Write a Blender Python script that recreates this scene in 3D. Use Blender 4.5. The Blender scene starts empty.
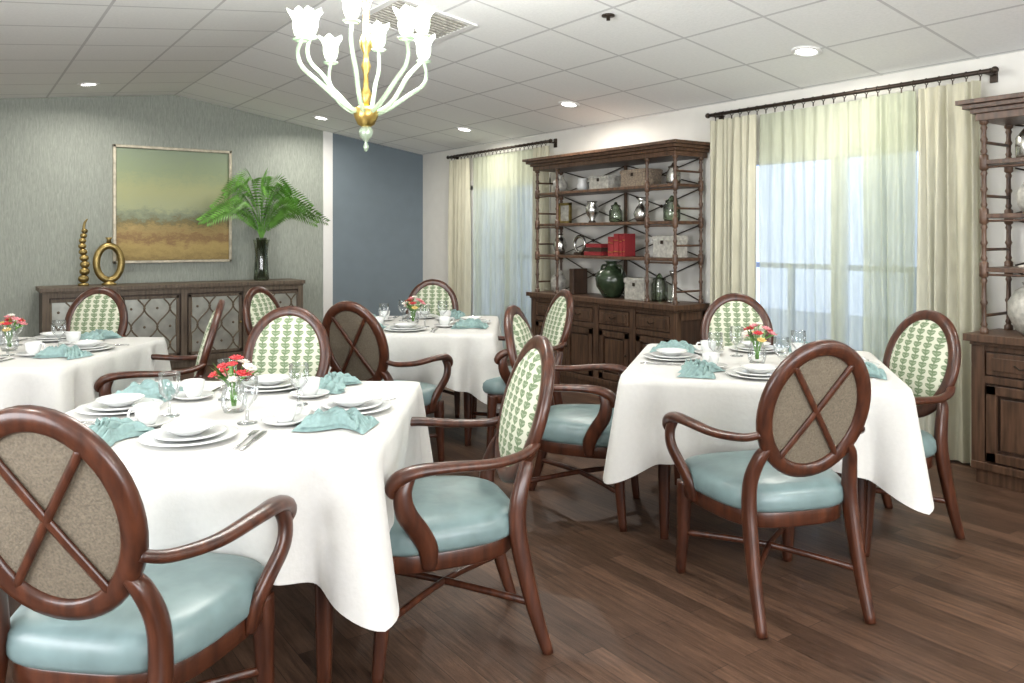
import bpy, math, random
from mathutils import Vector, Matrix
random.seed(4)
S=bpy.context.scene
YAW=math.radians(35.1); SN=math.sin(YAW); CS=math.cos(YAW)
def room(l,d):   # survey axes -> room axes
    return (CS*l+SN*d, -SN*l+CS*d)

# ------------------------------------------------------------ materials
def newmat(name):
    m=bpy.data.materials.new(name); m.use_nodes=True
    nt=m.node_tree; b=nt.nodes['Principled BSDF']
    return m,nt,b
def N(nt,t,**k):
    n=nt.nodes.new(t)
    for a,b in k.items(): setattr(n,a,b)
    return n
def plain(name,c,rough=.5,metal=0,noise=.06,scale=30,bump=0,**kw):
    m,nt,b=newmat(name)
    tc=N(nt,'ShaderNodeTexCoord'); nz=N(nt,'ShaderNodeTexNoise'); nz.inputs['Scale'].default_value=scale
    nt.links.new(tc.outputs['Object'],nz.inputs['Vector'])
    r=N(nt,'ShaderNodeValToRGB')
    r.color_ramp.elements[0].position=.3; r.color_ramp.elements[1].position=.7
    r.color_ramp.elements[0].color=tuple(max(0,x*(1-noise)) for x in c)+(1,)
    r.color_ramp.elements[1].color=tuple(x*(1+noise) for x in c)+(1,)
    nt.links.new(nz.outputs['Fac'],r.inputs['Fac']); nt.links.new(r.outputs['Color'],b.inputs['Base Color'])
    b.inputs['Roughness'].default_value=rough; b.inputs['Metallic'].default_value=metal
    for k,v in kw.items(): b.inputs[k.replace('_',' ')].default_value=v
    if bump:
        bp=N(nt,'ShaderNodeBump'); bp.inputs['Strength'].default_value=bump; bp.inputs['Distance'].default_value=.01
        nt.links.new(nz.outputs['Fac'],bp.inputs['Height']); nt.links.new(bp.outputs['Normal'],b.inputs['Normal'])
    return m
def wood(name,c1,c2,rough=.35,stretch=(14,14,1.2)):
    m,nt,b=newmat(name)
    tc=N(nt,'ShaderNodeTexCoord'); mp=N(nt,'ShaderNodeMapping'); mp.inputs['Scale'].default_value=stretch
    nz=N(nt,'ShaderNodeTexNoise'); nz.inputs['Scale'].default_value=3; nz.inputs['Detail'].default_value=6
    r=N(nt,'ShaderNodeValToRGB'); r.color_ramp.elements[0].position=.3; r.color_ramp.elements[1].position=.72
    r.color_ramp.elements[0].color=c1+(1,); r.color_ramp.elements[1].color=c2+(1,)
    nt.links.new(tc.outputs['Object'],mp.inputs[0]); nt.links.new(mp.outputs[0],nz.inputs['Vector'])
    nt.links.new(nz.outputs['Fac'],r.inputs['Fac']); nt.links.new(r.outputs['Color'],b.inputs['Base Color'])
    b.inputs['Roughness'].default_value=rough
    return m
def mathn(nt,op,a,b=None,c=None):
    n=N(nt,'ShaderNodeMath',operation=op)
    for i,x in enumerate((a,b,c)):
        if x is None: continue
        if isinstance(x,(int,float)): n.inputs[i].default_value=x
        else: nt.links.new(x,n.inputs[i])
    return n.outputs[0]
def mixc(nt,f,a,b):
    n=N(nt,'ShaderNodeMix',data_type='RGBA')
    if isinstance(f,(int,float)): n.inputs[0].default_value=f
    else: nt.links.new(f,n.inputs[0])
    for i,x in ((6,a),(7,b)):
        if isinstance(x,tuple): n.inputs[i].default_value=x+((1,) if len(x)==3 else ())
        else: nt.links.new(x,n.inputs[i])
    return n.outputs[2]

M={}
M['mahog']=wood('mahogany',(.028,.009,.005),(.090,.028,.013),.28)
M['oak']=wood('weathered_walnut',(.036,.018,.010),(.120,.064,.037),.42)
M['oakd']=wood('dark_walnut',(.024,.013,.008),(.070,.038,.024),.45)
M['side']=wood('grey_brown_wood',(.062,.044,.030),(.155,.118,.082),.5)
M['lat']=plain('champagne_fretwork',(.13,.10,.065),.45,.2,.15,20)
M['blue']=plain('aqua_leather',(.145,.210,.212),.34,0,.12,14,.2)
M['taupe']=plain('taupe_weave',(.145,.12,.085),.85,0,.25,160,.3)
M['white']=plain('white_china',(.66,.67,.66),.15,0,.01)
M['cloth']=plain('table_linen',(.575,.57,.545),.9,0,.02,60,.1)
M['aqua']=plain('aqua_linen',(.21,.315,.305),.85,0,.12,60,.2)
M['steel']=plain('cutlery_steel',(.6,.6,.6),.2,1,.02)
M['gold']=plain('aged_gold',(.60,.42,.13),.3,1,.25,12)
M['agold']=plain('antique_gold',(.33,.25,.10),.42,1,.35,12)
M['bronze']=plain('dark_bronze',(.04,.028,.02),.4,.6)
M['trim']=plain('white_trim_paint',(.75,.75,.74),.5,0,.01)
M['wallw']=plain('cream_wall_paint',(.69,.68,.64),.8,0,.02,8)
M['bluew']=plain('slate_blue_paint',(.155,.195,.225),.85,0,.03,6)
M['mirror']=plain('antique_mirror',(.52,.54,.50),.28,.75,.2,9)
M['green']=plain('leaf_green',(.12,.30,.045),.5,0,.5,9)
M['stem']=plain('dark_stems',(.03,.05,.02),.6)
M['red']=plain('red_petals',(.50,.035,.04),.6,0,.3,40)
M['pink']=plain('pink_petals',(.62,.24,.26),.6,0,.2,40)
M['yellow']=plain('yellow_petals',(.62,.45,.14),.6,0,.2,40)
M['cream']=plain('cream_petals',(.66,.62,.55),.6,0,.1,40)
M['redb']=plain('red_book_cloth',(.24,.018,.022),.6)
M['wick']=plain('wicker',(.24,.19,.14),.8,0,.35,70,.6)
M['jug']=plain('dark_green_glaze',(.022,.035,.018),.2,0,.4,12)
M['cer']=plain('grey_ceramic',(.40,.39,.35),.4,0,.3,35)
M['silver']=plain('silver_mercury',(.55,.55,.52),.25,1,.2,30)
M['deck']=plain('patio_concrete',(.45,.46,.48),.9)
M['rail']=plain('railing_paint',(.30,.32,.38),.6)

def thin_glass(name,c,gl,fr=.8,tint=None):
    m,nt,b=newmat(name)
    tr=N(nt,'ShaderNodeBsdfTransparent'); tr.inputs[0].default_value=c+(1,)
    g=N(nt,'ShaderNodeBsdfGlossy'); g.inputs['Roughness'].default_value=.03
    lw=N(nt,'ShaderNodeLayerWeight'); lw.inputs[0].default_value=.35
    f=mathn(nt,'MINIMUM',mathn(nt,'ADD',mathn(nt,'MULTIPLY',lw.outputs['Fresnel'],fr),gl),1)
    mx=N(nt,'ShaderNodeMixShader'); nt.links.new(f,mx.inputs[0])
    base=tr.outputs[0]
    if tint:
        d=N(nt,'ShaderNodeBsdfDiffuse'); d.inputs[0].default_value=tint[:3]+(1,)
        t2=N(nt,'ShaderNodeBsdfTranslucent'); t2.inputs[0].default_value=tint[:3]+(1,)
        a=N(nt,'ShaderNodeAddShader'); nt.links.new(d.outputs[0],a.inputs[0]); nt.links.new(t2.outputs[0],a.inputs[1])
        m2=N(nt,'ShaderNodeMixShader'); m2.inputs[0].default_value=tint[3]
        nt.links.new(tr.outputs[0],m2.inputs[1]); nt.links.new(a.outputs[0],m2.inputs[2]); base=m2.outputs[0]
    nt.links.new(base,mx.inputs[1]); nt.links.new(g.outputs[0],mx.inputs[2])
    nt.links.new(mx.outputs[0],nt.nodes['Material Output'].inputs[0]); return m
M['glass']=thin_glass('clear_glass',(.93,.95,.95),.06,.60)
M['gglass']=thin_glass('green_glass',(.48,.56,.44),.08)
M['pane']=thin_glass('window_glass',(.97,.98,1),.0)
M['milk']=thin_glass('pale_green_murano_glass',(.86,.95,.86),.10,.8,(.40,.48,.38,.55))
M['tulip']=thin_glass('murano_tulip_glass',(.90,.97,.90),.05,.6,(.46,.53,.45,.55))
def fabric_sheer(name,c,transp,transl):
    m,nt,b=newmat(name)
    df=N(nt,'ShaderNodeBsdfDiffuse'); tl=N(nt,'ShaderNodeBsdfTranslucent'); tp=N(nt,'ShaderNodeBsdfTransparent')
    tc=N(nt,'ShaderNodeTexCoord'); nz=N(nt,'ShaderNodeTexNoise'); nz.inputs['Scale'].default_value=7
    mp=N(nt,'ShaderNodeMapping'); mp.inputs['Scale'].default_value=(1,8,.7)
    nt.links.new(tc.outputs['Object'],mp.inputs[0]); nt.links.new(mp.outputs[0],nz.inputs[0])
    col=mixc(nt,nz.outputs['Fac'],tuple(x*.74 for x in c),tuple(min(1,x*1.15) for x in c))
    nt.links.new(col,df.inputs[0]); nt.links.new(col,tl.inputs[0])
    a=N(nt,'ShaderNodeMixShader'); a.inputs[0].default_value=transl
    nt.links.new(df.outputs[0],a.inputs[1]); nt.links.new(tl.outputs[0],a.inputs[2])
    c2=N(nt,'ShaderNodeMixShader'); c2.inputs[0].default_value=transp
    nt.links.new(a.outputs[0],c2.inputs[1]); nt.links.new(tp.outputs[0],c2.inputs[2])
    nt.links.new(c2.outputs[0],nt.nodes['Material Output'].inputs[0]); return m
M['sheer']=fabric_sheer('sheer_voile',(.58,.62,.49),.24,.40)
M['drape']=fabric_sheer('cream_drape',(.58,.565,.445),.0,.2)
def emis(name,c,s):
    m,nt,b=newmat(name); b.inputs['Base Color'].default_value=c+(1,)
    b.inputs['Emission Color'].default_value=c+(1,); b.inputs['Emission Strength'].default_value=s
    b.inputs['Roughness'].default_value=.15
    return m
M['lamp']=emis('lamp_lens',(1,.98,.94),9)
M['flame']=emis('candle_bulb',(1,.98,.90),7)

def ceiling_mat():
    m,nt,b=newmat('ceiling_tiles')
    tc=N(nt,'ShaderNodeTexCoord'); sp=N(nt,'ShaderNodeSeparateXYZ'); nt.links.new(tc.outputs['Object'],sp.inputs[0])
    fx=mathn(nt,'FRACT',mathn(nt,'DIVIDE',mathn(nt,'ADD',sp.outputs[0],-2.02+12.2),.61))
    fy=mathn(nt,'FRACT',mathn(nt,'DIVIDE',mathn(nt,'ADD',sp.outputs[1],12.2+.1),.61))
    lx=mathn(nt,'LESS_THAN',mathn(nt,'ABSOLUTE',mathn(nt,'SUBTRACT',fx,.5)),.484)
    ly=mathn(nt,'LESS_THAN',mathn(nt,'ABSOLUTE',mathn(nt,'SUBTRACT',fy,.5)),.484)
    tile=mathn(nt,'MULTIPLY',lx,ly)
    nz=N(nt,'ShaderNodeTexNoise'); nz.inputs['Scale'].default_value=60; nz.inputs['Detail'].default_value=4
    nt.links.new(tc.outputs['Object'],nz.inputs['Vector'])
    c=mixc(nt,nz.outputs['Fac'],(.80,.82,.81),(.93,.94,.93))
    c=mixc(nt,tile,(.60,.61,.61),c)
    nt.links.new(c,b.inputs['Base Color']); b.inputs['Roughness'].default_value=.9
    bp=N(nt,'ShaderNodeBump'); bp.inputs['Strength'].default_value=.25; bp.inputs['Distance'].default_value=.008
    nt.links.new(mathn(nt,'ADD',nz.outputs['Fac'],mathn(nt,'MULTIPLY',tile,-1.0)),bp.inputs['Height']); nt.links.new(bp.outputs[0],b.inputs['Normal'])
    return m
M['ceil']=ceiling_mat()
def floor_mat():
    m,nt,b=newmat('wood_plank_floor')
    tc=N(nt,'ShaderNodeTexCoord'); sp=N(nt,'ShaderNodeSeparateXYZ'); nt.links.new(tc.outputs['Object'],sp.inputs[0])
    cb=N(nt,'ShaderNodeCombineXYZ'); nt.links.new(sp.outputs[0],cb.inputs[0]); nt.links.new(sp.outputs[1],cb.inputs[1])
    rt=N(nt,'ShaderNodeMapping'); rt.inputs['Rotation'].default_value=(0,0,math.radians(90)); nt.links.new(cb.outputs[0],rt.inputs[0])
    br=N(nt,'ShaderNodeTexBrick'); br.offset=.37; br.offset_frequency=2
    br.inputs['Scale'].default_value=1; br.inputs['Brick Width'].default_value=.85; br.inputs['Row Height'].default_value=.085
    br.inputs['Mortar Size'].default_value=.0012; br.inputs['Bias'].default_value=0
    br.inputs['Color1'].default_value=(.052,.028,.017,1); br.inputs['Color2'].default_value=(.112,.063,.040,1)
    br.inputs['Mortar'].default_value=(.022,.012,.008,1)
    nt.links.new(rt.outputs[0],br.inputs['Vector'])
    mp=N(nt,'ShaderNodeMapping'); mp.inputs['Scale'].default_value=(3,34,1)
    nt.links.new(rt.outputs[0],mp.inputs[0])
    nz=N(nt,'ShaderNodeTexNoise'); nz.inputs['Scale'].default_value=1.6; nz.inputs['Detail'].default_value=8; nz.inputs['Roughness'].default_value=.72
    nt.links.new(mp.outputs[0],nz.inputs['Vector'])
    rp=N(nt,'ShaderNodeValToRGB'); rp.color_ramp.elements[0].position=.32; rp.color_ramp.elements[0].color=(.38,.35,.33,1); rp.color_ramp.elements[1].position=.68; rp.color_ramp.elements[1].color=(1.4,1.38,1.36,1)
    nt.links.new(nz.outputs['Fac'],rp.inputs[0])
    mu=N(nt,'ShaderNodeMix',data_type='RGBA',blend_type='MULTIPLY'); mu.inputs[0].default_value=1
    nt.links.new(br.outputs['Color'],mu.inputs[6]); nt.links.new(rp.outputs[0],mu.inputs[7])
    nt.links.new(mu.outputs[2],b.inputs['Base Color']); b.inputs['Roughness'].default_value=.45
    b.inputs['Specular IOR Level'].default_value=.32
    bp=N(nt,'ShaderNodeBump'); bp.inputs['Strength'].default_value=.3; bp.inputs['Distance'].default_value=.004
    nt.links.new(nz.outputs['Fac'],bp.inputs['Height']); nt.links.new(bp.outputs[0],b.inputs['Normal'])
    return m
M['floor']=floor_mat()
def wallpaper():
    m,nt,b=newmat('grey_green_grasscloth')
    tc=N(nt,'ShaderNodeTexCoord'); mp=N(nt,'ShaderNodeMapping'); mp.inputs['Scale'].default_value=(50,50,6)
    nz=N(nt,'ShaderNodeTexNoise'); nz.inputs['Scale'].default_value=1.6; nz.inputs['Detail'].default_value=8; nz.inputs['Roughness'].default_value=.7; nz.inputs['Distortion'].default_value=.9
    nt.links.new(tc.outputs['Object'],mp.inputs[0]); nt.links.new(mp.outputs[0],nz.inputs[0])
    r=N(nt,'ShaderNodeValToRGB'); r.color_ramp.elements[0].position=.3; r.color_ramp.elements[1].position=.72
    r.color_ramp.elements[0].color=(.215,.240,.212,1); r.color_ramp.elements[1].color=(.365,.395,.350,1)
    nt.links.new(nz.outputs['Fac'],r.inputs[0]); nt.links.new(r.outputs[0],b.inputs['Base Color']); b.inputs['Roughness'].default_value=.6
    return m
M['paper']=wallpaper()
def pattern_fabric():
    m,nt,b=newmat('green_vine_fabric')
    tc=N(nt,'ShaderNodeTexCoord'); sp=N(nt,'ShaderNodeSeparateXYZ'); nt.links.new(tc.outputs['Object'],sp.inputs[0])
    # wavy vertical vine columns of overlapping leaves
    wob=mathn(nt,'MULTIPLY',mathn(nt,'SINE',mathn(nt,'MULTIPLY',sp.outputs[2],80)),.003)
    fx=mathn(nt,'SUBTRACT',mathn(nt,'FRACT',mathn(nt,'DIVIDE',mathn(nt,'ADD',mathn(nt,'ADD',sp.outputs[0],1.16+.029),wob),.058)),.5)
    ax=mathn(nt,'ABSOLUTE',fx)
    # leaves tilt upward away from the stem
    zz=mathn(nt,'SUBTRACT',sp.outputs[2],mathn(nt,'MULTIPLY',ax,.018))
    fz=mathn(nt,'SUBTRACT',mathn(nt,'FRACT',mathn(nt,'DIVIDE',zz,.030)),.5)
    r=mathn(nt,'SQRT',mathn(nt,'ADD',mathn(nt,'MULTIPLY',mathn(nt,'MULTIPLY',fx,fx),1.0),mathn(nt,'MULTIPLY',mathn(nt,'MULTIPLY',fz,fz),.9)))
    inside=mathn(nt,'LESS_THAN',r,.40)
    vein=mathn(nt,'LESS_THAN',mathn(nt,'ABSOLUTE',fz),.07)
    band=mathn(nt,'LESS_THAN',ax,.06)
    g=mathn(nt,'MAXIMUM',mathn(nt,'SUBTRACT',inside,mathn(nt,'MULTIPLY',vein,.35)),band)
    g=mathn(nt,'MAXIMUM',g,0)
    nz=N(nt,'ShaderNodeTexNoise'); nz.inputs['Scale'].default_value=120; nt.links.new(tc.outputs['Object'],nz.inputs[0])
    gc=mixc(nt,nz.outputs['Fac'],(.080,.125,.060),(.215,.285,.165))
    c=mixc(nt,g,(.52,.53,.42),gc)
    nt.links.new(c,b.inputs['Base Color']); b.inputs['Roughness'].default_value=.8
    return m
M['patt']=pattern_fabric()
def painting_mat():
    m,nt,b=newmat('landscape_canvas')
    tc=N(nt,'ShaderNodeTexCoord'); sp=N(nt,'ShaderNodeSeparateXYZ'); nt.links.new(tc.outputs['Object'],sp.inputs[0])
    nz=N(nt,'ShaderNodeTexNoise'); nz.inputs['Scale'].default_value=5.5; nz.inputs['Detail'].default_value=10; nz.inputs['Roughness'].default_value=.85
    mp=N(nt,'ShaderNodeMapping'); mp.inputs['Scale'].default_value=(1,1,1.8)
    nt.links.new(tc.outputs['Object'],mp.inputs[0]); nt.links.new(mp.outputs[0],nz.inputs[0])
    h=mathn(nt,'ADD',mathn(nt,'DIVIDE',mathn(nt,'ADD',sp.outputs[2],.6),1.2),mathn(nt,'MULTIPLY',mathn(nt,'SUBTRACT',nz.outputs['Fac'],.5),.42))
    r=N(nt,'ShaderNodeValToRGB'); e=r.color_ramp.elements
    e[0].position=0; e[0].color=(.24,.17,.06,1); e[1].position=1; e[1].color=(.25,.31,.22,1)
    for p,c in ((.12,(.42,.31,.11)),(.20,(.24,.14,.06)),(.27,(.38,.28,.11)),(.34,(.19,.16,.07)),(.40,(.22,.26,.18)),(.48,(.34,.37,.22)),(.64,(.36,.38,.20)),(.80,(.27,.33,.20))):
        x=e.new(p); x.color=c+(1,)
    nt.links.new(h,r.inputs[0]); nt.links.new(r.outputs[0],b.inputs['Base Color']); b.inputs['Roughness'].default_value=.6
    return m
M['art']=painting_mat()

# ------------------------------------------------------------ mesh builder
def cr(pts,sub,closed=False):
    P=[Vector(p) for p in pts]; n=len(P); out=[]
    if n==2 and not closed:
        return [P[0].lerp(P[1],i/sub) for i in range(sub+1)]
    rng=n if closed else n-1
    for i in range(rng):
        if closed: a,b,c,d=P[(i-1)%n],P[i],P[(i+1)%n],P[(i+2)%n]
        else: a=P[max(i-1,0)];b=P[i];c=P[i+1];d=P[min(i+2,n-1)]
        for k in range(sub):
            t=k/sub
            out.append(.5*((2*b)+(c-a)*t+(2*a-5*b+4*c-d)*t*t+(3*b-a-3*c+d)*t**3))
    if not closed: out.append(P[-1].copy())
    return out
class MB:
    def __init__(s): s.v=[];s.f=[];s.m=[];s.s=[];s.mats=[]
    def mi(s,k):
        if k not in s.mats: s.mats.append(k)
        return s.mats.index(k)
    def add(s,vs,fs,mat,smooth=True):
        o=len(s.v); s.v+= [tuple(v) for v in vs]; i=s.mi(mat)
        for f in fs: s.f.append(tuple(x+o for x in f)); s.m.append(i); s.s.append(smooth)
    def box(s,c,d,mat,rot=0,mtx=None):
        hx,hy,hz=d[0]/2,d[1]/2,d[2]/2; vs=[]
        for x in(-hx,hx):
            for y in(-hy,hy):
                for z in(-hz,hz): vs.append(Vector((x,y,z)))
        if mtx is None: mtx=Matrix.Rotation(rot,3,'Z')
        vs=[mtx@v+Vector(c) for v in vs]
        s.add(vs,[(0,1,3,2),(4,6,7,5),(0,4,5,1),(2,3,7,6),(0,2,6,4),(1,5,7,3)],mat,False)
    def b2(s,a,b,mat):
        s.box([(a[i]+b[i])/2 for i in range(3)],[abs(b[i]-a[i]) for i in range(3)],mat)
    def lathe(s,prof,c,mat,seg=24,mtx=None,smooth=True):
        vs=[];fs=[];n=len(prof)
        for r,z in prof:
            for k in range(seg):
                a=2*math.pi*k/seg; v=Vector((r*math.cos(a),r*math.sin(a),z))
                if mtx: v=mtx@v
                vs.append(v+Vector(c))
        for i in range(n-1):
            for k in range(seg):
                k2=(k+1)%seg; fs.append((i*seg+k,i*seg+k2,(i+1)*seg+k2,(i+1)*seg+k))
        fs.append(tuple(reversed(range(seg)))) if prof[0][0]>1e-6 else None
        if prof[-1][0]>1e-6 and getattr(s,'cap',True): fs.append(tuple(range((n-1)*seg,n*seg)))
        s.add(vs,[f for f in fs if f],mat,smooth)
    def tube(s,pts,r,mat,seg=8,sub=4,closed=False,ref=(0,0,1),sq=1.0,fixed=False):
        P=cr(pts,sub,closed); n=len(P)
        def rad(i):
            if isinstance(r,(int,float)): return r,r
            if isinstance(r,tuple): return r
            t=i/(n-1)*(len(r)-1); k=min(int(t),len(r)-2); f=t-k
            A=r[k];B=r[k+1]
            if not isinstance(A,tuple): A=(A,A)
            if not isinstance(B,tuple): B=(B,B)
            return A[0]+(B[0]-A[0])*f,A[1]+(B[1]-A[1])*f
        vs=[];fs=[]; nrm=None
        for i,p in enumerate(P):
            if closed: t=(P[(i+1)%n]-P[(i-1)%n]).normalized()
            else: t=(P[min(i+1,n-1)]-P[max(i-1,0)]).normalized()
            if nrm is None or fixed:
                q=Vector(ref); 
                if abs(q.dot(t))>.95: q=Vector((1,0,0)) if abs(t.x)<.9 else Vector((0,1,0))
                nrm=(q-t*q.dot(t)).normalized()
            else: nrm=(nrm-t*nrm.dot(t)).normalized()
            bi=t.cross(nrm); ra,rb=rad(i)
            for k in range(seg):
                a=2*math.pi*(k+.5)/seg; ca,sa=math.cos(a),math.sin(a)
                if sq!=1: ca=math.copysign(abs(ca)**sq,ca); sa=math.copysign(abs(sa)**sq,sa)
                vs.append(p+nrm*ca*ra+bi*sa*rb)
        for i in range(n if closed else n-1):
            j=(i+1)%n
            for k in range(seg):
                k2=(k+1)%seg; fs.append((i*seg+k,i*seg+k2,j*seg+k2,j*seg+k))
        if not closed: fs.append(tuple(reversed(range(seg)))); fs.append(tuple(range((n-1)*seg,n*seg)))
        s.add(vs,fs,mat)
    def ball(s,c,r,mat,seg=12,rings=8,mtx=None):
        if isinstance(r,(int,float)): r=(r,r,r)
        vs=[];fs=[]
        for i in range(rings+1):
            th=math.pi*i/rings
            for k in range(seg):
                a=2*math.pi*k/seg
                v=Vector((r[0]*math.sin(th)*math.cos(a),r[1]*math.sin(th)*math.sin(a),-r[2]*math.cos(th)))
                if mtx: v=mtx@v
                vs.append(v+Vector(c))
        for i in range(rings):
            for k in range(seg):
                k2=(k+1)%seg; fs.append((i*seg+k,i*seg+k2,(i+1)*seg+k2,(i+1)*seg+k))
        s.add(vs,fs,mat)
    def mesh(s,name):
        me=bpy.data.meshes.new(name); me.from_pydata(s.v,[],s.f)
        for k in s.mats: me.materials.append(M[k])
        me.polygons.foreach_set('material_index',s.m); me.polygons.foreach_set('use_smooth',s.s)
        me.update(); return me
    def obj(s,name,loc=(0,0,0),rot=0,bevel=0):
        return put(s.mesh(name),name,loc,rot,bevel)
def put(me,name,loc=(0,0,0),rot=0,bevel=0):
    o=bpy.data.objects.new(name,me); o.location=loc; o.rotation_euler=(0,0,rot); S.collection.objects.link(o)
    if bevel:
        b=o.modifiers.new('bevel','BEVEL'); b.width=bevel; b.segments=2; b.limit_method='ANGLE'; b.angle_limit=math.radians(50)
    return o

# ------------------------------------------------------------ room shell
XL,XR,YF,YB=-2.0,5.10,-2.6,9.30
RX,RZ,EZ=2.02,2.93,2.45
SR=(RZ-EZ)/(XR-RX); SL=.125
def cz(x): return RZ-SR*(x-RX) if x>RX else RZ-SL*(RX-x)
b=MB(); b.b2((XL-.15,YF-.15,-.1),(XR+.15,YB+.15,0),'floor'); b.obj('floor')
b=MB()
for (x0,x1) in ((XL-.15,RX),(RX,XR+.15)):
    z0,z1=cz(x0),cz(x1); y0,y1=YF-.15,YB+.15
    vs=[(x0,y0,z0),(x1,y0,z1),(x1,y1,z1),(x0,y1,z0)]; vs+=[(x,y,z+.1) for x,y,z in vs]
    b.add(vs,[(0,3,2,1),(4,5,6,7),(0,1,5,4),(1,2,6,5),(2,3,7,6),(3,0,4,7)],'ceil',False)
b.obj('ceiling')
def gable(name,x0,x1,y0,y1,mat):
    xs=[x0]+([RX] if x0<RX<x1 else [])+[x1]
    prof=[(x0,0),(x1,0)]+[(x,cz(x)-.001) for x in reversed(xs)]
    n=len(prof); vs=[(x,y0,z) for x,z in prof]+[(x,y1,z) for x,z in prof]
    fs=[tuple(range(n)),tuple(reversed(range(n,2*n)))]+[(i,i+n,(i+1)%n+n,(i+1)%n) for i in range(n)]
    b=MB(); b.add(vs,fs,mat,False); b.obj(name)
gable('wall_back',XL,3.72,YB,YB+.15,'paper')
gable('wall_back_alcove',3.84,XR,YB,YB+.15,'bluew')
gable('trim_1',3.72,3.84,YB-.015,YB+.15,'trim')
def wall_x(name,x0,x1,ops,mat,ztop):
    b=MB(); y=YF
    for (a,c,z0,z1) in ops:
        b.b2((x0,y,0),(x1,a,ztop),mat)
        if z0>0: b.b2((x0,a,0),(x1,c,z0),mat)
        b.b2((x0,a,z1),(x1,c,ztop),mat); y=c
    b.b2((x0,y,0),(x1,YB,ztop),mat); b.obj(name)
W2=(2.50,4.10,.06,1.98); W1=(6.62,8.10,.06,1.98)
wall_x('wall_right',XR,XR+.15,[W2,W1],'wallw',EZ)
wall_x('wall_left',XL-.15,XL,[(0.5,3.2,.7,2.1)],'wallw',cz(XL))
b=MB()
for a,c,z0,z1 in ((XL,-.9,0,2.1),(2.6,XR,0,2.1)): b.b2((a,YF-.15,z0),(c,YF,z1),'wallw')
b.b2((-.9,YF-.15,0),(2.6,YF,.6),'wallw')
b.obj('wall_front')
prof=[(XL,2.1),(XR,2.1),(XR,cz(XR)),(RX,RZ),(XL,cz(XL))]
b=MB(); n=5; vs=[(x,YF-.15,z) for x,z in prof]+[(x,YF,z) for x,z in prof]
b.add(vs,[tuple(range(n)),tuple(reversed(range(n,2*n)))]+[(i,i+n,(i+1)%n+n,(i+1)%n) for i in range(n)],'wallw',False); b.obj('wall_front_gable')
for nm,a,c in (('baseboard_back',(XL,YB-.015,0),(3.72,YB,.1)),('baseboard_back_alcove',(3.84,YB-.015,0),(XR-.015,YB,.1)),
    ('baseboard_left',(XL,YF,0),(XL+.015,YB-.015,.1))):
    b=MB(); b.b2(a,c,'trim'); b.obj(nm)
b=MB()
for a,c in ((YF,W2[0]),(W2[1],W1[0]),(W1[1],YB-.0)): b.b2((XR-.015,a,0),(XR,c,.1),'trim')
b.obj('baseboard_right')
for i,(a,c,z0,z1) in enumerate((W2,W1)):
    b=MB(); x0,x1=XR-.01,XR+.10
    b.b2((x0,a-.06,z0),(x1,a+.05,z1),'trim'); b.b2((x0,c-.05,z0),(x1,c+.06,z1),'trim')
    b.b2((x0,a-.06,z1-.05),(x1,c+.06,z1+.06),'trim'); b.b2((x0,a-.06,z0-.05),(x1,c+.06,z0+.06),'trim')
    m=(a+c)/2; b.b2((x0+.02,m-.04,z0),(x1,m+.04,z1),'trim')
    b.b2((XR+.05,a+.04,z0+.04),(XR+.056,c-.04,z1-.04),'pane')
    b.obj('window_%d'%(i+1))
b=MB()
b.b2((-2.13,.5,.7),(-2.0,.56,2.1),'trim'); b.b2((-2.13,3.14,.7),(-2.0,3.2,2.1),'trim'); b.b2((-2.13,.5,.7),(-2.0,3.2,.76),'trim'); b.b2((-2.13,.5,2.04),(-2.0,3.2,2.1),'trim'); b.b2((-2.08,1.82,.7),(-2.04,1.88,2.1),'trim')
b.obj('window_3')  # invented window in the unseen left wall, added for fill light
b=MB(); b.b2((-.9,YF-.1,.6),(-.84,YF,2.1),'trim'); b.b2((2.54,YF-.1,.6),(2.6,YF,2.1),'trim'); b.b2((-.9,YF-.1,.6),(2.6,YF,.66),'trim'); b.b2((-.9,YF-.1,2.04),(2.6,YF,2.1),'trim'); b.b2((.82,YF-.08,.6),(.88,YF-.04,2.1),'trim')
b.obj('window_4')  # invented window behind the camera, added for fill light
b=MB(); b.b2((XR+.16,0,-.12),(XR+8,12,-.02),'deck'); b.obj('patio_ground')
b=MB(); b.b2((XR+3.0,0,1.00),(XR+3.06,12,1.06),'rail'); b.b2((XR+3.0,0,.1),(XR+3.06,12,.14),'rail')
for k in range(9): b.b2((XR+3.0,k*1.45,-.02),(XR+3.06,k*1.45+.06,1.06),'rail')
b.obj('patio_railing')

# ------------------------------------------------------------ curtains
def curtain(name,y0,y1,mat,x,amp,folds,z0=.015,z1=2.30,seed=0,flare=1.0):
    rnd=random.Random(seed); ph=[rnd.uniform(0,6.28) for _ in range(6)]
    ny=int(folds*12); nz=16; vs=[];fs=[]
    ym=(y0+y1)/2
    for j in range(nz+1):
        t=j/nz; z=z1+(z0-z1)*t
        for i in range(ny+1):
            u=i/ny; y=y0+(y1-y0)*u
            am=amp*(.45+.6*math.sin(t*2.2))*(.75+.35*math.sin(u*folds*2.1+ph[3]))
            xx=x+am*math.sin(u*folds*2*math.pi+.9*math.sin(u*9+ph[0])+.35*t*math.sin(ph[1]+u*14))
            yy=ym+(y-ym)*(1+(flare-1)*t)+.008*math.sin(t*5+u*17+ph[2])
            vs.append((xx,yy,z))
    for j in range(nz):
        for i in range(ny):
            a=j*(ny+1)+i; fs.append((a,a+1,a+ny+2,a+ny+1))
    b=MB(); b.add(vs,fs,mat); return b.obj(name)
curtain('curtain_panel',3.90,4.33,'drape',4.985,.036,7,seed=1)
curtain('curtain_panel',2.27,2.66,'drape',4.985,.038,6,seed=2,flare=1.02)
curtain('sheer_curtain',2.68,3.02,'sheer',4.99,.024,6,seed=7)
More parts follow.
